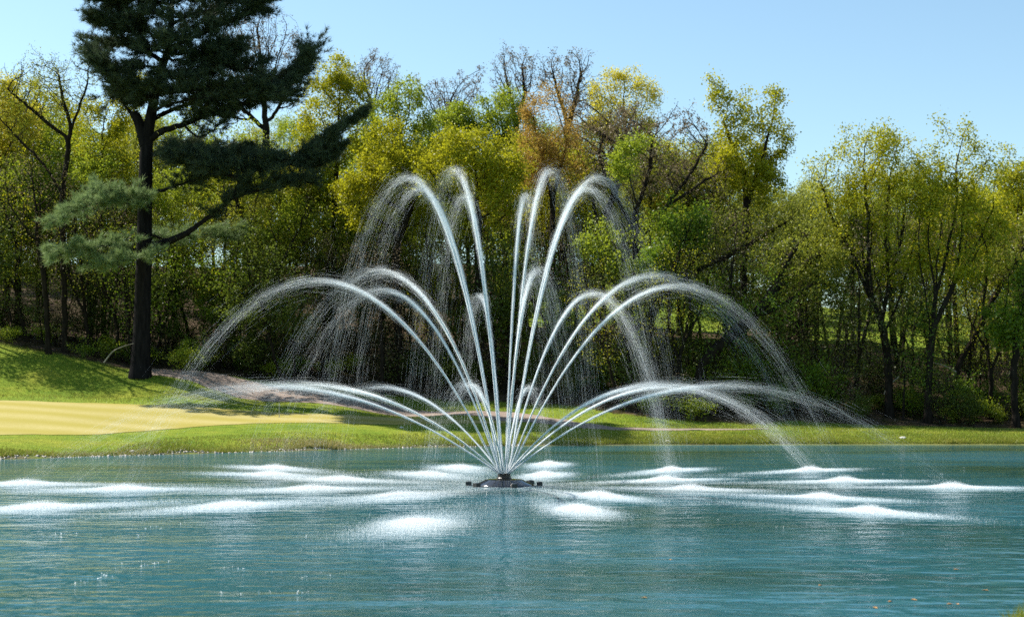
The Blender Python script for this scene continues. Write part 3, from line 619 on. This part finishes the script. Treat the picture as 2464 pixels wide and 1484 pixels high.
# ------------------------------------------------------------------ the tall pine
def build_pine():
    rng = np.random.default_rng(31); D = 65.0
    b = on_ground(337, D); b[2] -= .1
    A = lambda x, y, dd=0: at(x, y, D + dd) - b
    root = tag(empty('pine_tree', b), 'tall dark pine with broken side stem on the grassy mound', 'tree')
    trunk = resample([np.zeros(3), A(339, 860), A(344, 700), A(347, 600), A(349, 480), A(353, 348), A(362, 285), A(382, 190), A(396, 146), A(407, 110), A(412, 40), A(416, -60), A(420, -150), A(422, -235)], .3)
    n = len(trunk); f = np.linspace(0, 1, n)
    rt = np.interp(f, [0, .03, .1, .38, .5, .62, .8, 1], [.54, .43, .37, .31, .27, .18, .11, .02])
    v, q = prisms(trunk[:-1], trunk[1:] + (trunk[1:] - trunk[:-1]) * .06, rt[:-1], rt[1:], 14)
    V, Q, nv = [v], [q], len(v)
    # broken side stem
    stub = resample([A(352, 350), A(340, 310), A(330, 285), A(322, 272)], .2); rs = np.linspace(.3, .2, len(stub))
    v, q = prisms(stub[:-1], stub[1:], rs[:-1], rs[1:], 10); V.append(v); Q.append(q + nv); nv += len(v)
    sp = resample([A(326, 285), A(312, 268), A(300, 255), A(295, 248)], .12); rs = np.linspace(.13, .012, len(sp))
    v, q = prisms(sp[:-1], sp[1:], rs[:-1], rs[1:], 7); V.append(v); Q.append(q + nv); nv += len(v)
    link('trunk', mesh_of('trunk', np.concatenate(V), [np.concatenate(Q)], M['pinebark'], True), root)
    # boughs: path in photo units with depth offsets, radius, reach of side twigs (m), tufts
    B = [
     # lower left, needles painted as sunlit, towards the viewer
     ([(349, 500, 0), (310, 488, -1.6), (250, 485, -2.8), (185, 505, -3.6), (135, 530, -4.0)], .08, .72, 240, .10),
     ([(349, 490, 0), (320, 475, -1.5), (280, 465, -2.2), (235, 462, -2.6)], .06, .68, 180, .12),
     ([(347, 610, 0), (300, 590, -1.4), (240, 592, -2.6), (180, 605, -3.4), (130, 615, -3.8)], .07, .7, 200, .1),
     ([(347, 620, 0), (330, 620, -1.8), (270, 632, -2.8), (215, 640, -3.4)], .06, .8, 170, .1),
     ([(349, 560, 0), (400, 575, 2), (480, 570, 3), (560, 570, 3.6)], .06, .9, 190, .1),
     # big lower right limb
     ([(366, 592, -.2), (400, 583, -.6), (450, 560, -1.0), (505, 520, -1.2), (560, 478, -1.3), (600, 440, -1.2)], .19, .8, 90, .5),
     ([(560, 478, -1.3), (600, 465, -1.2), (650, 450, -1), (690, 440, -1), (735, 432, -1)], .07, .8, 200, .1),
     ([(560, 478, -1.3), (590, 420, -.8), (640, 400, -.4), (700, 395, 0), (760, 380, 0), (800, 345, 0)], .10, 1.0, 420, .1),
     ([(600, 440, -1.2), (540, 420, -1.6), (480, 400, -1.6), (420, 385, -1.6)], .07, .9, 300, .1),
     ([(700, 395, 0), (760, 350, .3), (810, 315, .4), (850, 290, .5), (885, 262, .5)], .06, .36, 260, .05),
     ([(720, 400, 0), (770, 395, .4), (820, 360, .4)], .05, .5, 120, .1),
     # middle limb at the fork
     ([(356, 372, 0), (430, 370, -.6), (500, 385, -1), (570, 395, -1), (620, 400, -1)], .10, .95, 330, .15),
     ([(356, 372, 0), (420, 355, 1.2), (500, 360, 1.6), (590, 365, 1.6), (660, 385, 1.6)], .09, .9, 330, .15),
     ([(352, 470, 0), (400, 455, -.8), (460, 435, -1.4), (500, 415, -1.8)], .10, .6, 110, .45),
     ([(357, 340, 0), (385, 318, -.3), (440, 300, -.6), (500, 275, -.8), (560, 255, -.8), (640, 240, -.8), (700, 232, -.8)], .16, 1.0, 420, .25),
     ([(362, 290, 0), (420, 262, .8), (480, 245, 1), (550, 225, 1), (620, 205, 1), (700, 185, .8), (745, 130, .6)], .12, 1.0, 460, .18),
     ([(375, 225, 0), (430, 222, -1.2), (500, 215, -1.8), (580, 215, -2), (650, 225, -2)], .10, 1.0, 400, .15),
     ([(372, 235, 0), (340, 225, -.8), (310, 215, -1.2), (285, 200, -1.4), (262, 180, -1.4)], .08, .85, 260, .2),
     ([(370, 240, 0), (345, 245, 1), (320, 250, 1.4), (318, 235, 1.5)], .06, .6, 110, .2),
     ([(640, 240, -.8), (690, 215, -.8), (720, 180, -.8), (738, 140, -.8)], .05, .8, 240, .1),
     ([(440, 300, -.6), (480, 330, -1), (530, 300, -1.3), (560, 270, -1.3)], .06, .5, 60, .4),
     # upper left
     ([(392, 150, 0), (360, 125, -.4), (335, 75, -.8), (300, 30, -1), (262, 5, -1), (215, -18, -1)], .11, .95, 380, .25),
     ([(390, 165, 0), (340, 160, -1), (290, 170, -1.4), (245, 160, -1.6), (228, 140, -1.6)], .07, .85, 290, .2),
     ([(394, 150, 0), (340, 118, .8), (290, 108, 1), (245, 112, 1), (225, 118, 1)], .07, .8, 240, .2),
     ([(345, 85, -.8), (300, 75, -1.2), (260, 62, -1.2), (225, 50, -1.2)], .05, .8, 250, .1),
     ([(404, 110, 0), (360, 80, 1.2), (320, 55, 1.4), (280, 45, 1.4)], .06, .8, 230, .2),
     # upper right
     ([(405, 118, 0), (450, 98, -.5), (500, 75, -.8), (560, 50, -.8), (610, 25, -.8), (645, 0, -.8)], .10, .95, 380, .2),
     ([(400, 130, 0), (450, 130, -1.2), (510, 118, -1.4), (570, 110, -1.4)], .08, .8, 250, .2),
     ([(398, 140, 0), (460, 150, .9), (520, 145, 1.2), (570, 130, 1.2)], .07, .8, 230, .2),
     ([(390, 170, 0), (450, 180, -.6), (520, 165, -1), (590, 160, -1), (630, 155, -1)], .08, .85, 300, .2),
     ([(412, 60, 0), (460, 35, 1), (520, 20, 1.2), (580, -5, 1.2), (630, -20, 1.2)], .08, .9, 300, .2),
     ([(414, 30, 0), (370, 5, -1), (320, -20, -1.2), (270, -30, -1.2)], .08, .9, 280, .2),
    ]
    B += [([(405, 100, 0), (425, 95, -1.5), (440, 92, -2.6)], .06, .9, 100, .1), ([(400, 130, 0), (372, 120, -1.4), (352, 118, -2.4)], .06, .9, 100, .1), ([(388, 175, 0), (405, 185, -1.5), (425, 190, -2.6)], .06, .9, 100, .1),
          ([(376, 220, 0), (352, 215, -1.3), (335, 212, -2.2)], .06, .85, 100, .1), ([(410, 50, 0), (395, 40, -1.5), (380, 36, -2.6)], .06, .9, 100, .1), ([(413, 10, 0), (440, 0, -1.4), (470, -5, -2.2)], .06, .9, 100, .1),
          ([(380, 205, 0), (420, 215, 1.2), (470, 225, 2.2), (520, 225, 2.4)], .07, .95, 100, .1), ([(366, 270, 0), (400, 255, -1.4), (450, 240, -2.2), (510, 235, -2.4)], .07, .9, 100, .1), ([(398, 140, 0), (440, 60, 1.5), (500, 55, 2)], .06, .9, 100, .1), ([(372, 240, 0), (330, 215, .6), (290, 225, .9), (265, 235, 1)], .06, .75, 170, .1)]
    for k in range(16):   # the top of the pine, above the frame
        y = random.uniform(-210, 20); L = (y + 260) / 280 * 190 + 25; s = 1 if k % 2 else -1; dd = random.uniform(-3, 3)
        x0 = 415
        B.append(([(x0, y, 0), (x0 + s * L * .5, y - 20, dd * .5), (x0 + s * L, y - 34, dd)], .06, .8, 170, .15))
    for bi, (pts, r, reach, ntuft, start) in enumerate(B):
        path = resample([A(*p) for p in pts], .18); m = len(path); rr = np.linspace(r, .012, m)
        path[1:] += rng.normal(0, .015, (m - 1, 3))
        V, Q, nv = [], [], 0
        v, q = prisms(path[:-1], path[1:], rr[:-1], rr[1:], 6); V.append(v); Q.append(q); nv += len(v)
        # flat sprays of side twigs, tufts of needles at their ends
        cen, cdir = [], []
        nt = max(7, ntuft // 4)
        for _ in range(nt):
            f = start + (1 - start) * rng.uniform(0, 1) ** .8; i = min(m - 2, int(f * (m - 1)))
            d = path[i + 1] - path[i]; d /= np.linalg.norm(d)
            side = np.cross(d, [0, 0, 1.]); side /= max(np.linalg.norm(side), 1e-6)
            a = rng.uniform(.3, 1.2) * rng.choice([-1, 1]); L = reach * 1.9 * rng.uniform(.12, 1) * (1 - .3 * f)
            e = d * math.cos(a) + side * math.sin(a) + np.array([0, 0, rng.uniform(-.2, .55)]); e /= np.linalg.norm(e)
            s0 = path[i]; s1 = s0 + e * L; mid = (s0 + s1) / 2 + rng.normal(0, .04, 3)
            v, q = prisms(np.array([s0, mid]), np.array([mid, s1]), np.array([.016, .011]), np.array([.011, .006]), 3); V.append(v); Q.append(q + nv); nv += len(v)
            cen.append(s1); cdir.append(e + np.array([0, 0, .3]))
            for _2 in range(4):
                g = rng.uniform(.2, 1); q0 = s0 + (s1 - s0) * g; e2 = e + rng.normal(0, .6, 3) * np.array([1, 1, .5]); e2 /= np.linalg.norm(e2); l2 = rng.uniform(.2, .65) * reach
                q1 = q0 + e2 * l2
                v, q = prisms(q0[None], q1[None], np.array([.009]), np.array([.005]), 3); V.append(v); Q.append(q + nv); nv += len(v)
                for h in (.45, 1): cen.append(q0 + e2 * l2 * h); cdir.append(e2 + np.array([0, 0, .35]) + rng.normal(0, .2, 3))
        o = link('bough', mesh_of('bough', np.concatenate(V), [np.concatenate(Q)], M['pinebark'], True), root)
        cen = np.array(cen); cdir = np.array(cdir); cdir /= np.linalg.norm(cdir, axis=1, keepdims=True)
        K = 20; C = np.repeat(cen, K, 0); Dr = np.repeat(cdir, K, 0) * .95 + rng.normal(0, .6, (len(C), 3)); Dr /= np.linalg.norm(Dr, axis=1, keepdims=True)
        L = rng.uniform(.16, .36, len(C))[:, None]; _, u, w = frames(Dr); an = rng.uniform(0, 6.28, len(C))[:, None]; e = (u * np.cos(an) + w * np.sin(an)) * .010
        C = C + rng.normal(0, .03, C.shape)
        tri = np.stack([C - e, C + e, C + Dr * L], 1).reshape(-1, 3)
        link('needles', mesh_of('needles', tri, np.arange(len(tri)).reshape(-1, 3), M['needle_sunlit' if bi in (0, 1, 2, 3, 4) else 'needle']), o)
build_pine()

# ------------------------------------------------------------------ fountain
def simple_mat(name, col, rough=.5, spec=.5, coat=0.0, scale=20, var=.25):
    m, t, o = node_mat(name)
    n = noise(t, coords(t), scale, 3)
    c = mixc(t, n, tuple(x * (1 - var) for x in col), tuple(min(1, x * (1 + var)) for x in col))
    p = N(t, 'ShaderNodeBsdfPrincipled', Roughness=rough); p.inputs['Specular IOR Level'].default_value = spec; p.inputs['Coat Weight'].default_value = coat
    t.links.new(c, p.inputs['Base Color']); t.links.new(p.outputs[0], o.inputs[0]); return m
M['float'] = simple_mat('wet_black_plastic', (.012, .012, .016), .12, .6, .6)
M['dark'] = simple_mat('dark_brass', (.03, .02, .014), .45)
M['lamp'] = simple_mat('lamp_housing', (.035, .03, .028), .5)
M['lens'] = simple_mat('lamp_lens', (.25, .27, .28), .08, .6)
def spray_mat():
    m, t, o = node_mat('white_water')
    d = N(t, 'ShaderNodeBsdfDiffuse'); d.inputs[0].default_value = (.90, .92, .93, 1)
    tr = N(t, 'ShaderNodeBsdfTranslucent'); tr.inputs[0].default_value = (.92, .94, .95, 1)
    n = N(t, 'ShaderNodeNewGeometry')
    mx = N(t, 'ShaderNodeMixShader', Fac=.5); t.links.new(d.outputs[0], mx.inputs[1]); t.links.new(tr.outputs[0], mx.inputs[2])
    t.links.new(mx.outputs[0], o.inputs[0]); return m
M['spray'] = spray_mat()

FD = EYE * FPX / (1168 - HZ); FXY = np.array([(1213 - CX) / FPX * FD, FD])
fount = tag(empty('fountain', (FXY[0], FXY[1], 0)), 'floating fountain throwing three tiers of white arcing jets over the pond', 'fountain')
f = MB(); f.lathe([(.50, -.12), (.585, -.03), (.60, .0), (.56, .035), (.40, .10), (.385, .115), (.36, .122), (.0005, .124)], 24)
link('float', f.build('float', M['float'], True), fount)
nz = MB(); nz.lathe([(.15, .118), (.15, .15), (.13, .17), (.13, .215), (.10, .225), (.0005, .23)], 20)
head = link('nozzle_head', nz.build('nozzle_head', M['dark']), fount)
for k, a in enumerate((-4, 42, 109, 176, 221, 286)):
    a = math.radians(a); r = .70
    l = MB(); l.box((0, 0, .035), (.11, .11, .085), a); l.box((-math.cos(a) * .12, -math.sin(a) * .12, .0), (.16, .03, .02), a)
    lo = link('light', l.build('light', M['lamp']), fount, (r * math.cos(a), r * math.sin(a), 0)); 
    g = MB(); g.lathe([(.044, 0), (.042, .008)], 12, (0, 0, .0785)); link('lens', g.build('lens', M['lens']), lo)

SPL = [  # landing places of the jets in the photo, by tier
 (1.84, [(60, 1165), (100, 1222), (1000, 1262), (2090, 1232), (2290, 1173), (1950, 1132), (1320, 1118), (660, 1127)]),
 (3.86, [(300, 1178), (560, 1218), (1390, 1228), (1975, 1198), (2030, 1158), (1615, 1132), (1105, 1127), (650, 1143)]),
 (5.84, [(750, 1178), (970, 1194), (1440, 1194), (1660, 1177), (1600, 1156), (1310, 1144), (1030, 1143), (820, 1155)])]
def slivers(C, Dr, L, w, rng):
    """streaks of falling water: thin four-sided slivers along the way they fall"""
    d, u, v = frames(Dr); a = rng.uniform(0, 6.28, len(C))[:, None]; e = u * np.cos(a) + v * np.sin(a)
    L = L[:, None]; w = w[:, None]
    V = np.stack([C - d * L * .5, C + e * w, C + d * L * .5, C - e * w], 1).reshape(-1, 3)
    return V, np.arange(len(C) * 4).reshape(-1, 4)
def drops(C, s, rng):
    o = rng.normal(0, 1, (len(C), 3, 3)); o /= np.linalg.norm(o, axis=2, keepdims=True)
    return (C[:, None] + o * s[:, None, None]).reshape(-1, 3), np.arange(len(C) * 3).reshape(-1, 3)
def jet_mesh(H, R, rng, fall):
    """one jet thrown along +x: white streaks, dense at the nozzle, loosening on the way down"""
    z0 = .235; T = 2 * math.sqrt(2 * H / 9.8); n = int(12000 * T)
    def pos(t): return np.stack([.11 + (R - .11) * t, 0 * t, z0 * (1 - t) + 4 * H * t * (1 - t)], 1)
    t = rng.uniform(0, 1, n); k = rng.normal(0, 1, (n, 3)); wide = rng.uniform(0, 1, n) > .8
    sg = np.where(t < .5, .0045 + .087 * (2 * t) ** 3.3, .0915 + .15 * (t - .5)) * np.where(wide, 1.9, .75)
    p = pos(t); p = p + k * sg[:, None] * np.array([1, 1, .7]); p[:, 2] -= np.abs(rng.normal(0, 1, n)) * .42 * t ** 3 * wide
    v = (pos(t + .004) - pos(t)) / (.004 * T); sp = np.linalg.norm(v, axis=1)
    w = np.interp(t, [0, .3, .6, 1], [.0008, .00042, .00022, .00018]) * rng.uniform(.6, 1.5, n) * np.where(rng.uniform(0, 1, n) > .985, 2.2, 1)
    keep = (p[:, 2] > .02) & (rng.uniform(0, 1, n) < np.interp(t, [0, .2, .4, .55, .7, 1], fall))
    V, F = slivers(p[keep], v[keep] + rng.normal(0, .12, (keep.sum(), 3)), (np.minimum(sp * rng.uniform(.05, .13, n), .9))[keep], w[keep], rng)
    tt = np.linspace(0, .3, 24); cp = pos(tt); rr = np.interp(tt, [0, .15, .3], [.014, .011, .0015])
    v2, f2 = prisms(cp[:-1], cp[1:], rr[:-1], rr[1:], 6)
    return mesh_of('water_jet', np.concatenate([V, v2]), [F, f2 + len(V)], M['spray'])
def splash_mesh(rng, wl):
    """a low mound of spray drawn out along the line of the jet, and froth flecks on the water"""
    n = 90000; a = rng.normal(0, 1, (n, 2)); part = rng.uniform(0, 1, n)
    al = a[:, 0] * np.where(part < .42, .22, np.where(part < .76, .62, 1.6)) * wl; al = np.where((part > .76) & (al > 0), al * .5, al)
    ac = a[:, 1] * np.where(part < .42, .15, np.where(part < .76, .24, .26)) * wl
    d2 = (al / (.50 * wl)) ** 2 + (ac / (.42 * wl)) ** 2
    h = .006 + np.abs(rng.normal(0, 1, n)) * (.042 * np.exp(-d2 * 2.4) + .008 * np.exp(-d2 * .07))
    V, F = drops(np.column_stack([al, ac, h]), rng.uniform(.0026, .0056, n), rng)
    return mesh_of('splash', V, F, M['spray'])
def jets():
    rng = np.random.default_rng(5); splashes = [splash_mesh(rng, 1.0), splash_mesh(rng, 1.4)]
    for H, spots in SPL:
        base = None
        for px, py in spots:
            Dl = EYE * FPX / (py - HZ); Lp = np.array([(px - CX) / FPX * Dl - FXY[0], Dl - FXY[1]]); R = float(np.linalg.norm(Lp)); az = math.atan2(Lp[1], Lp[0])
            if base is None: R0 = R; base = [jet_mesh(H, R, rng, f_) for f_ in ([.7, .68, .36, .19, .09, .04], [.7, .68, .38, .24, .14, .08], [.7, .68, .42, .36, .36, .36])]; kk = 0
            d = Vector(((R - .11), 0, 4 * H - .235)).normalized(); q = MB(); q.tube(Vector((.11, 0, .235)) - d * .07, Vector((.11, 0, .235)) + d * .01, .022, .015, 8)
            nz_ = link('nozzle', q.build('nozzle', M['dark']), head); nz_.rotation_euler.z = az
            kk += 1; j = link('water_jet', base[2 if (px, py) in ((1950, 1132), (1615, 1132)) else kk % 2], fount); j.rotation_euler.z = az; j.scale.x = R / R0
            left = px < 1213 and py > 1120
            sp_ = link('splash', splashes[1 if left else 0], j, (R0, 0, 0)); sp_.scale.x = R0 / R
jets()

# ------------------------------------------------------------------ grass blades
def blades(name, xyz, h, w, material, rng, lean=.35):
    n = len(xyz); a = rng.uniform(0, 6.28, n); e = np.column_stack([np.cos(a), np.sin(a), np.zeros(n)]) * w[:, None] * .5
    tip = xyz + np.column_stack([rng.normal(0, lean, n) * h, rng.normal(0, lean, n) * h, h])
    v = np.stack([xyz - e, xyz + e, tip], 1).reshape(-1, 3)
    return mesh_of(name, v, np.arange(3 * n).reshape(-1, 3), material)
M['grass'] = leaf_mat('grass_blade', (.085, .14, .010), (.19, .235, .018), (.38, .34, .08), trans=.3, patch=.7)
M['drygrass'] = leaf_mat('dry_grass_blade', (.20, .14, .06), (.34, .27, .10), (.46, .40, .18), trans=.3)
def grass():
    rng = np.random.default_rng(9); V = []
    px = rng.uniform(-120, 2580, 170000); sd = shore_d(px); wd = wood_d(px)
    u = rng.uniform(0, 1, len(px)) ** 1.5; D = sd + .15 + (wd - sd) * u
    lo = np.interp(px, [0, 243, 405, 608, 900, 1100, 1230, 1231], [46, 47.6, 51.4, 54.3, 56.3, 57.9, 58.8, 99]); hi = np.interp(px, [0, 365, 608, 900, 1100, 1230], [58.2, 59, 59.6, 60.2, 60.2, 59.2])
    ok = ~((D > lo - .1) & (D < hi + .1) & (px < 1235))
    pl = np.interp(px, [365, 600, 700, 1000, 1150, 1250, 1400, 1480, 1600, 1850, 1851], [65.4, 63.6, 63.4, 63.2, 61.2, 59.9, 57.6, 56.9, 57.3, 58.2, 99]); ph = np.interp(px, [365, 600, 1000, 1150, 1250, 1400, 1480, 1600, 1850, 2600], [67.6, 67.0, 66.6, 64.6, 63.2, 60.2, 58.7, 58.3, 58.4, 58.4])
    ok &= ~((D > pl) & (D < ph) & (px > 365))
    px, D, sd = px[ok], D[ok], sd[ok]
    x = (px - CX) / FPX * D; xyz = np.column_stack([x, D, ground(x, D) - .01])
    lo2 = np.interp(px, [0, 243, 405, 608, 900, 1100, 1230, 1300, 1301], [46, 47.6, 51.4, 54.3, 56.3, 57.9, 58.8, 59, 99])
    short = np.where((D > lo2 - 4) & (D < lo2 + 1), .4, 1.0)
    near = np.exp(-(D - sd) / 1.2)
    cl = np.clip(.5 + wob(x * 3, D * 3) * 2.2, .15, 1.2)
    h = rng.uniform(.03, .075, len(x)) * (1 + 1.6 * near * cl) * np.where((px < 420) & (D > 59.5), 1.7, 1) * short
    tag(link('grass', blades('grass', xyz, h, rng.uniform(.012, .03, len(x)), M['grass'], rng)), kind='stuff')
    m_ = (D - sd < 2.2) & (px < 1300) & (wob(x * 2.1 + 9, D * 2.6) + rng.normal(0, .12, len(x)) > .12)
    tag(link('dry_grass', blades('dry_grass', xyz[m_] + np.array([0, 0, .01]), h[m_] * rng.uniform(.8, 1.5, m_.sum()), rng.uniform(.012, .03, m_.sum()), M['drygrass'], rng, .6)), kind='stuff')
    # the tuft on the near bank
    n = 2600; x = rng.uniform(3.62, 5.0, n); y = 10.9 + .75 * np.clip((x - 3.62) / .5, 0, 1.5) - rng.uniform(0, 1, n) ** 1.3 * 1.4 + .1
    xyz = np.column_stack([x, y, ground(x, y) - .01]); 
    tag(link('bank_grass', blades('bank_grass', xyz, rng.uniform(.05, .17, n), rng.uniform(.006, .012, n), M['grass'], rng, .3)), kind='stuff')
grass()

def pebbles():
    rng = np.random.default_rng(15); n = 420; px = rng.uniform(-60, 2500, n) ** 1.0; px = px * .5
    D = shore_d(px) + rng.normal(.12, .10, n); x = (px - CX) / FPX * D; z = np.maximum(ground(x, D), -.01)
    V, F, k = [], [], 0
    for i in range(n):
        r = rng.uniform(.012, .045) * (1.5 if rng.uniform() > .93 else 1); a = rng.uniform(0, 6.28)
        q = np.array([[math.cos(a + j * 1.257) * r * rng.uniform(.8, 1.3), math.sin(a + j * 1.257) * r, -.01] for j in range(5)] + [[math.cos(a + j * 1.257 + .5) * r * .6, math.sin(a + j * 1.257 + .5) * r * .6, r * rng.uniform(.5, .9)] for j in range(5)])
        V.append(q + np.array([x[i], D[i], z[i]]))
        for j in range(5):
            j2 = (j + 1) % 5; F += [(k + j, k + j2, k + 5 + j), (k + j2, k + 5 + j2, k + 5 + j)]
        F += [(k + 5, k + 6, k + 7), (k + 5, k + 7, k + 8), (k + 5, k + 8, k + 9)]; k += 10
    tag(link('pebbles', mesh_of('pebbles', np.concatenate(V), np.array(F), simple_mat('wet_pebble', (.26, .23, .18), .55))), kind='stuff')
pebbles()

# ------------------------------------------------------------------ small things
M['pin'] = simple_mat('grey_metal', (.32, .34, .33), .4)
M['stone'] = simple_mat('pale_stone', (.5, .48, .43), .9)
M['pole'] = simple_mat('weathered_pole', (.30, .31, .31), .85)
M['deadwood'] = bark_mat('bleached_wood', (.22, .18, .14), (.42, .36, .29))
M['fallen'] = simple_mat('fallen_leaf', (.42, .22, .06), .8)
p = on_ground(672, 57.4)
fs = tag(empty('flagstick', p), 'thin grey flagstick standing on the putting green', 'flagstick')
q = MB(); q.lathe([(.014, -.05), (.013, .2), (.011, .42), (.010, .56)], 8); q.lathe([(.016, .56), (.02, .575), (.0005, .59)], 8); link('stick', q.build('stick', M['pin'], True), fs)
q = MB(); q.lathe([(.055, .03), (.06, .04), (.045, .043)], 16); link('cup_rim', q.build('cup_rim', M['pin']), fs)
b = on_ground(1862, 78)
up = tag(empty('utility_pole', b), 'slim grey utility pole among the trees on the right', 'pole')
top = at(1857, 500, 78)[2] - b[2]
q = MB(); q.lathe([(.11, -.2), (.10, top * .5), (.085, top)], 12); q.lathe([(.09, top), (.09, top + .06), (.0005, top + .07)], 12); link('post', q.build('post', M['pole'], True), up)
q = MB(); hz = at(1857, 637, 78)[2] - b[2]; q.box((-.16, -.05, hz), (.2, .16, .34)); link('junction_box', q.build('junction_box', M['pole']), up)

def stone(px, py, D, s, lab):
    rng = np.random.default_rng(int(px)); g = on_ground(px, D); q = MB()
    prof = [(.0005, -.3), (.7, -.2), (1, .1), (.85, .45), (.4, .7), (.0005, .75)]
    q.lathe([(r * s, h * s) for r, h in prof], 9); me = q.build('stone', M['stone'])
    for v in me.vertices: v.co.x *= 1.3 + .2 * math.sin(v.co.z * 40 + px); v.co.y *= rng.uniform(.85, 1.15)
    tag(link('stone', me, None, g), lab, 'stone')
stone(1606, 1066, 53.5, .09, 'small pale stone at the waterline below the falling right jet')
stone(2172, 1058, 54.6, .11, 'pale stone lying in the far right grass strip')
stone(966, 1036, 55.2, .07, 'white stone in the grass below the green')
stone(318, 1086, 44.4, .08, 'pale stone on the left bank near the water')

def log(pts, D, r, lab):
    b = at(*pts[0], D); w = [at(x, y, D) - b for x, y in pts]
    rs = resample(w, .12); rr = np.linspace(r, r * .35, len(rs)); v, f = prisms(rs[:-1], rs[1:] + (rs[1:] - rs[:-1]) * .1, rr[:-1], rr[1:], 7)
    gmin = min(gz(*(b + q)[:2]) + 0 - (b + q)[2] for q in rs)
    tag(link('fallen_branch', mesh_of('fallen_branch', v, f, M['deadwood'], True), None, b), lab, 'branch')
log([(2045, 1003), (2022, 988), (1996, 972), (1968, 958)], 61.6, .05, 'bleached fallen branch at the foot of the domed right tree')
log([(250, 872), (272, 845), (300, 832), (322, 826)], 64.6, .035, 'dry curved branch lying left of the pine base')
log([(2300, 895), (2268, 878), (2240, 872)], 63.5, .05, 'pale broken limb beside the forked right stems')
log([(2165, 905), (2135, 930), (2128, 948)], 63, .04, 'short pale dead branch against the domed tree trunk')

rng = np.random.default_rng(44)
lm = None
for k, (px, py) in enumerate([(3825, 2277), (3830, 2415), (3940, 2360), (3560, 2405), (3500, 2430), (3800, 2415), (2680, 2237), (2575, 2390), (3280, 2340), (3655, 2398)]):
    x2, y2 = px * .6016, py * .6016; D = EYE * FPX / (y2 - HZ)
    q = MB(); L = .035; q.add([(-L, 0, .004), (-.2 * L, -.5 * L, .009), (L, 0, .003), (-.2 * L, .5 * L, .010), (0, 0, .002)], [(0, 1, 4), (1, 2, 4), (2, 3, 4), (3, 0, 4)])
    o = link('fallen_leaf', q.build('fallen_leaf', M['fallen']) if lm is None else lm, None, ((x2 - CX) / FPX * D, D, 0)); lm = o.data
    o.rotation_euler.z = k * 1.3; tag(o, 'small tan fallen leaf floating on the near water', 'leaf', 'leaves floating on the near water')


# ------------------------------------------------------------------ copies that still share a label: say which one in the row
rows = {}
for o in list(scene.objects):
    if o.parent is None and 'group' in o and o.get('category') in ('tree', 'shrub'): rows.setdefault(o['label'], []).append(o)
ORD = ['first', 'second', 'third', 'fourth', 'fifth', 'sixth', 'seventh', 'eighth', 'ninth', 'tenth']
for lab, os_ in rows.items():
    if len(os_) > 1:
        os_.sort(key=lambda o: o.location.x / o.location.y)
        for i, o in enumerate(os_): o['label'] = lab + ', ' + ORD[min(i, 9)] + ' from left'

# small white flecks laid on the water to imitate sun glints
def flecks():
    rng = np.random.default_rng(77); P = []
    for x0, y0, x1, y1, n in ((170, 1412, 400, 1345, 34), (520, 1372, 790, 1376, 22), (520, 1425, 760, 1432, 12), (60, 1290, 620, 1262, 30), (1850, 1150, 2420, 1140, 40), (1500, 1230, 2200, 1290, 22), (700, 1285, 1180, 1300, 26)):
        for f in rng.uniform(0, 1, n // 2):
            px = x0 + (x1 - x0) * f + rng.normal(0, 10); py = y0 + (y1 - y0) * f + rng.normal(0, 7); D = EYE * FPX / (py - HZ)
            c = np.array([(px - CX) / FPX * D, D, .008])
            P.append(c + rng.normal(0, 1, (4, 3)) * np.array([.04, .03, .003]))
    P = np.concatenate(P); V, F = drops(P, rng.uniform(.005, .013, len(P)), rng)
    tag(link('glint_flecks', mesh_of('glint_flecks', V, F, M['spray'])), kind='stuff')
flecks()
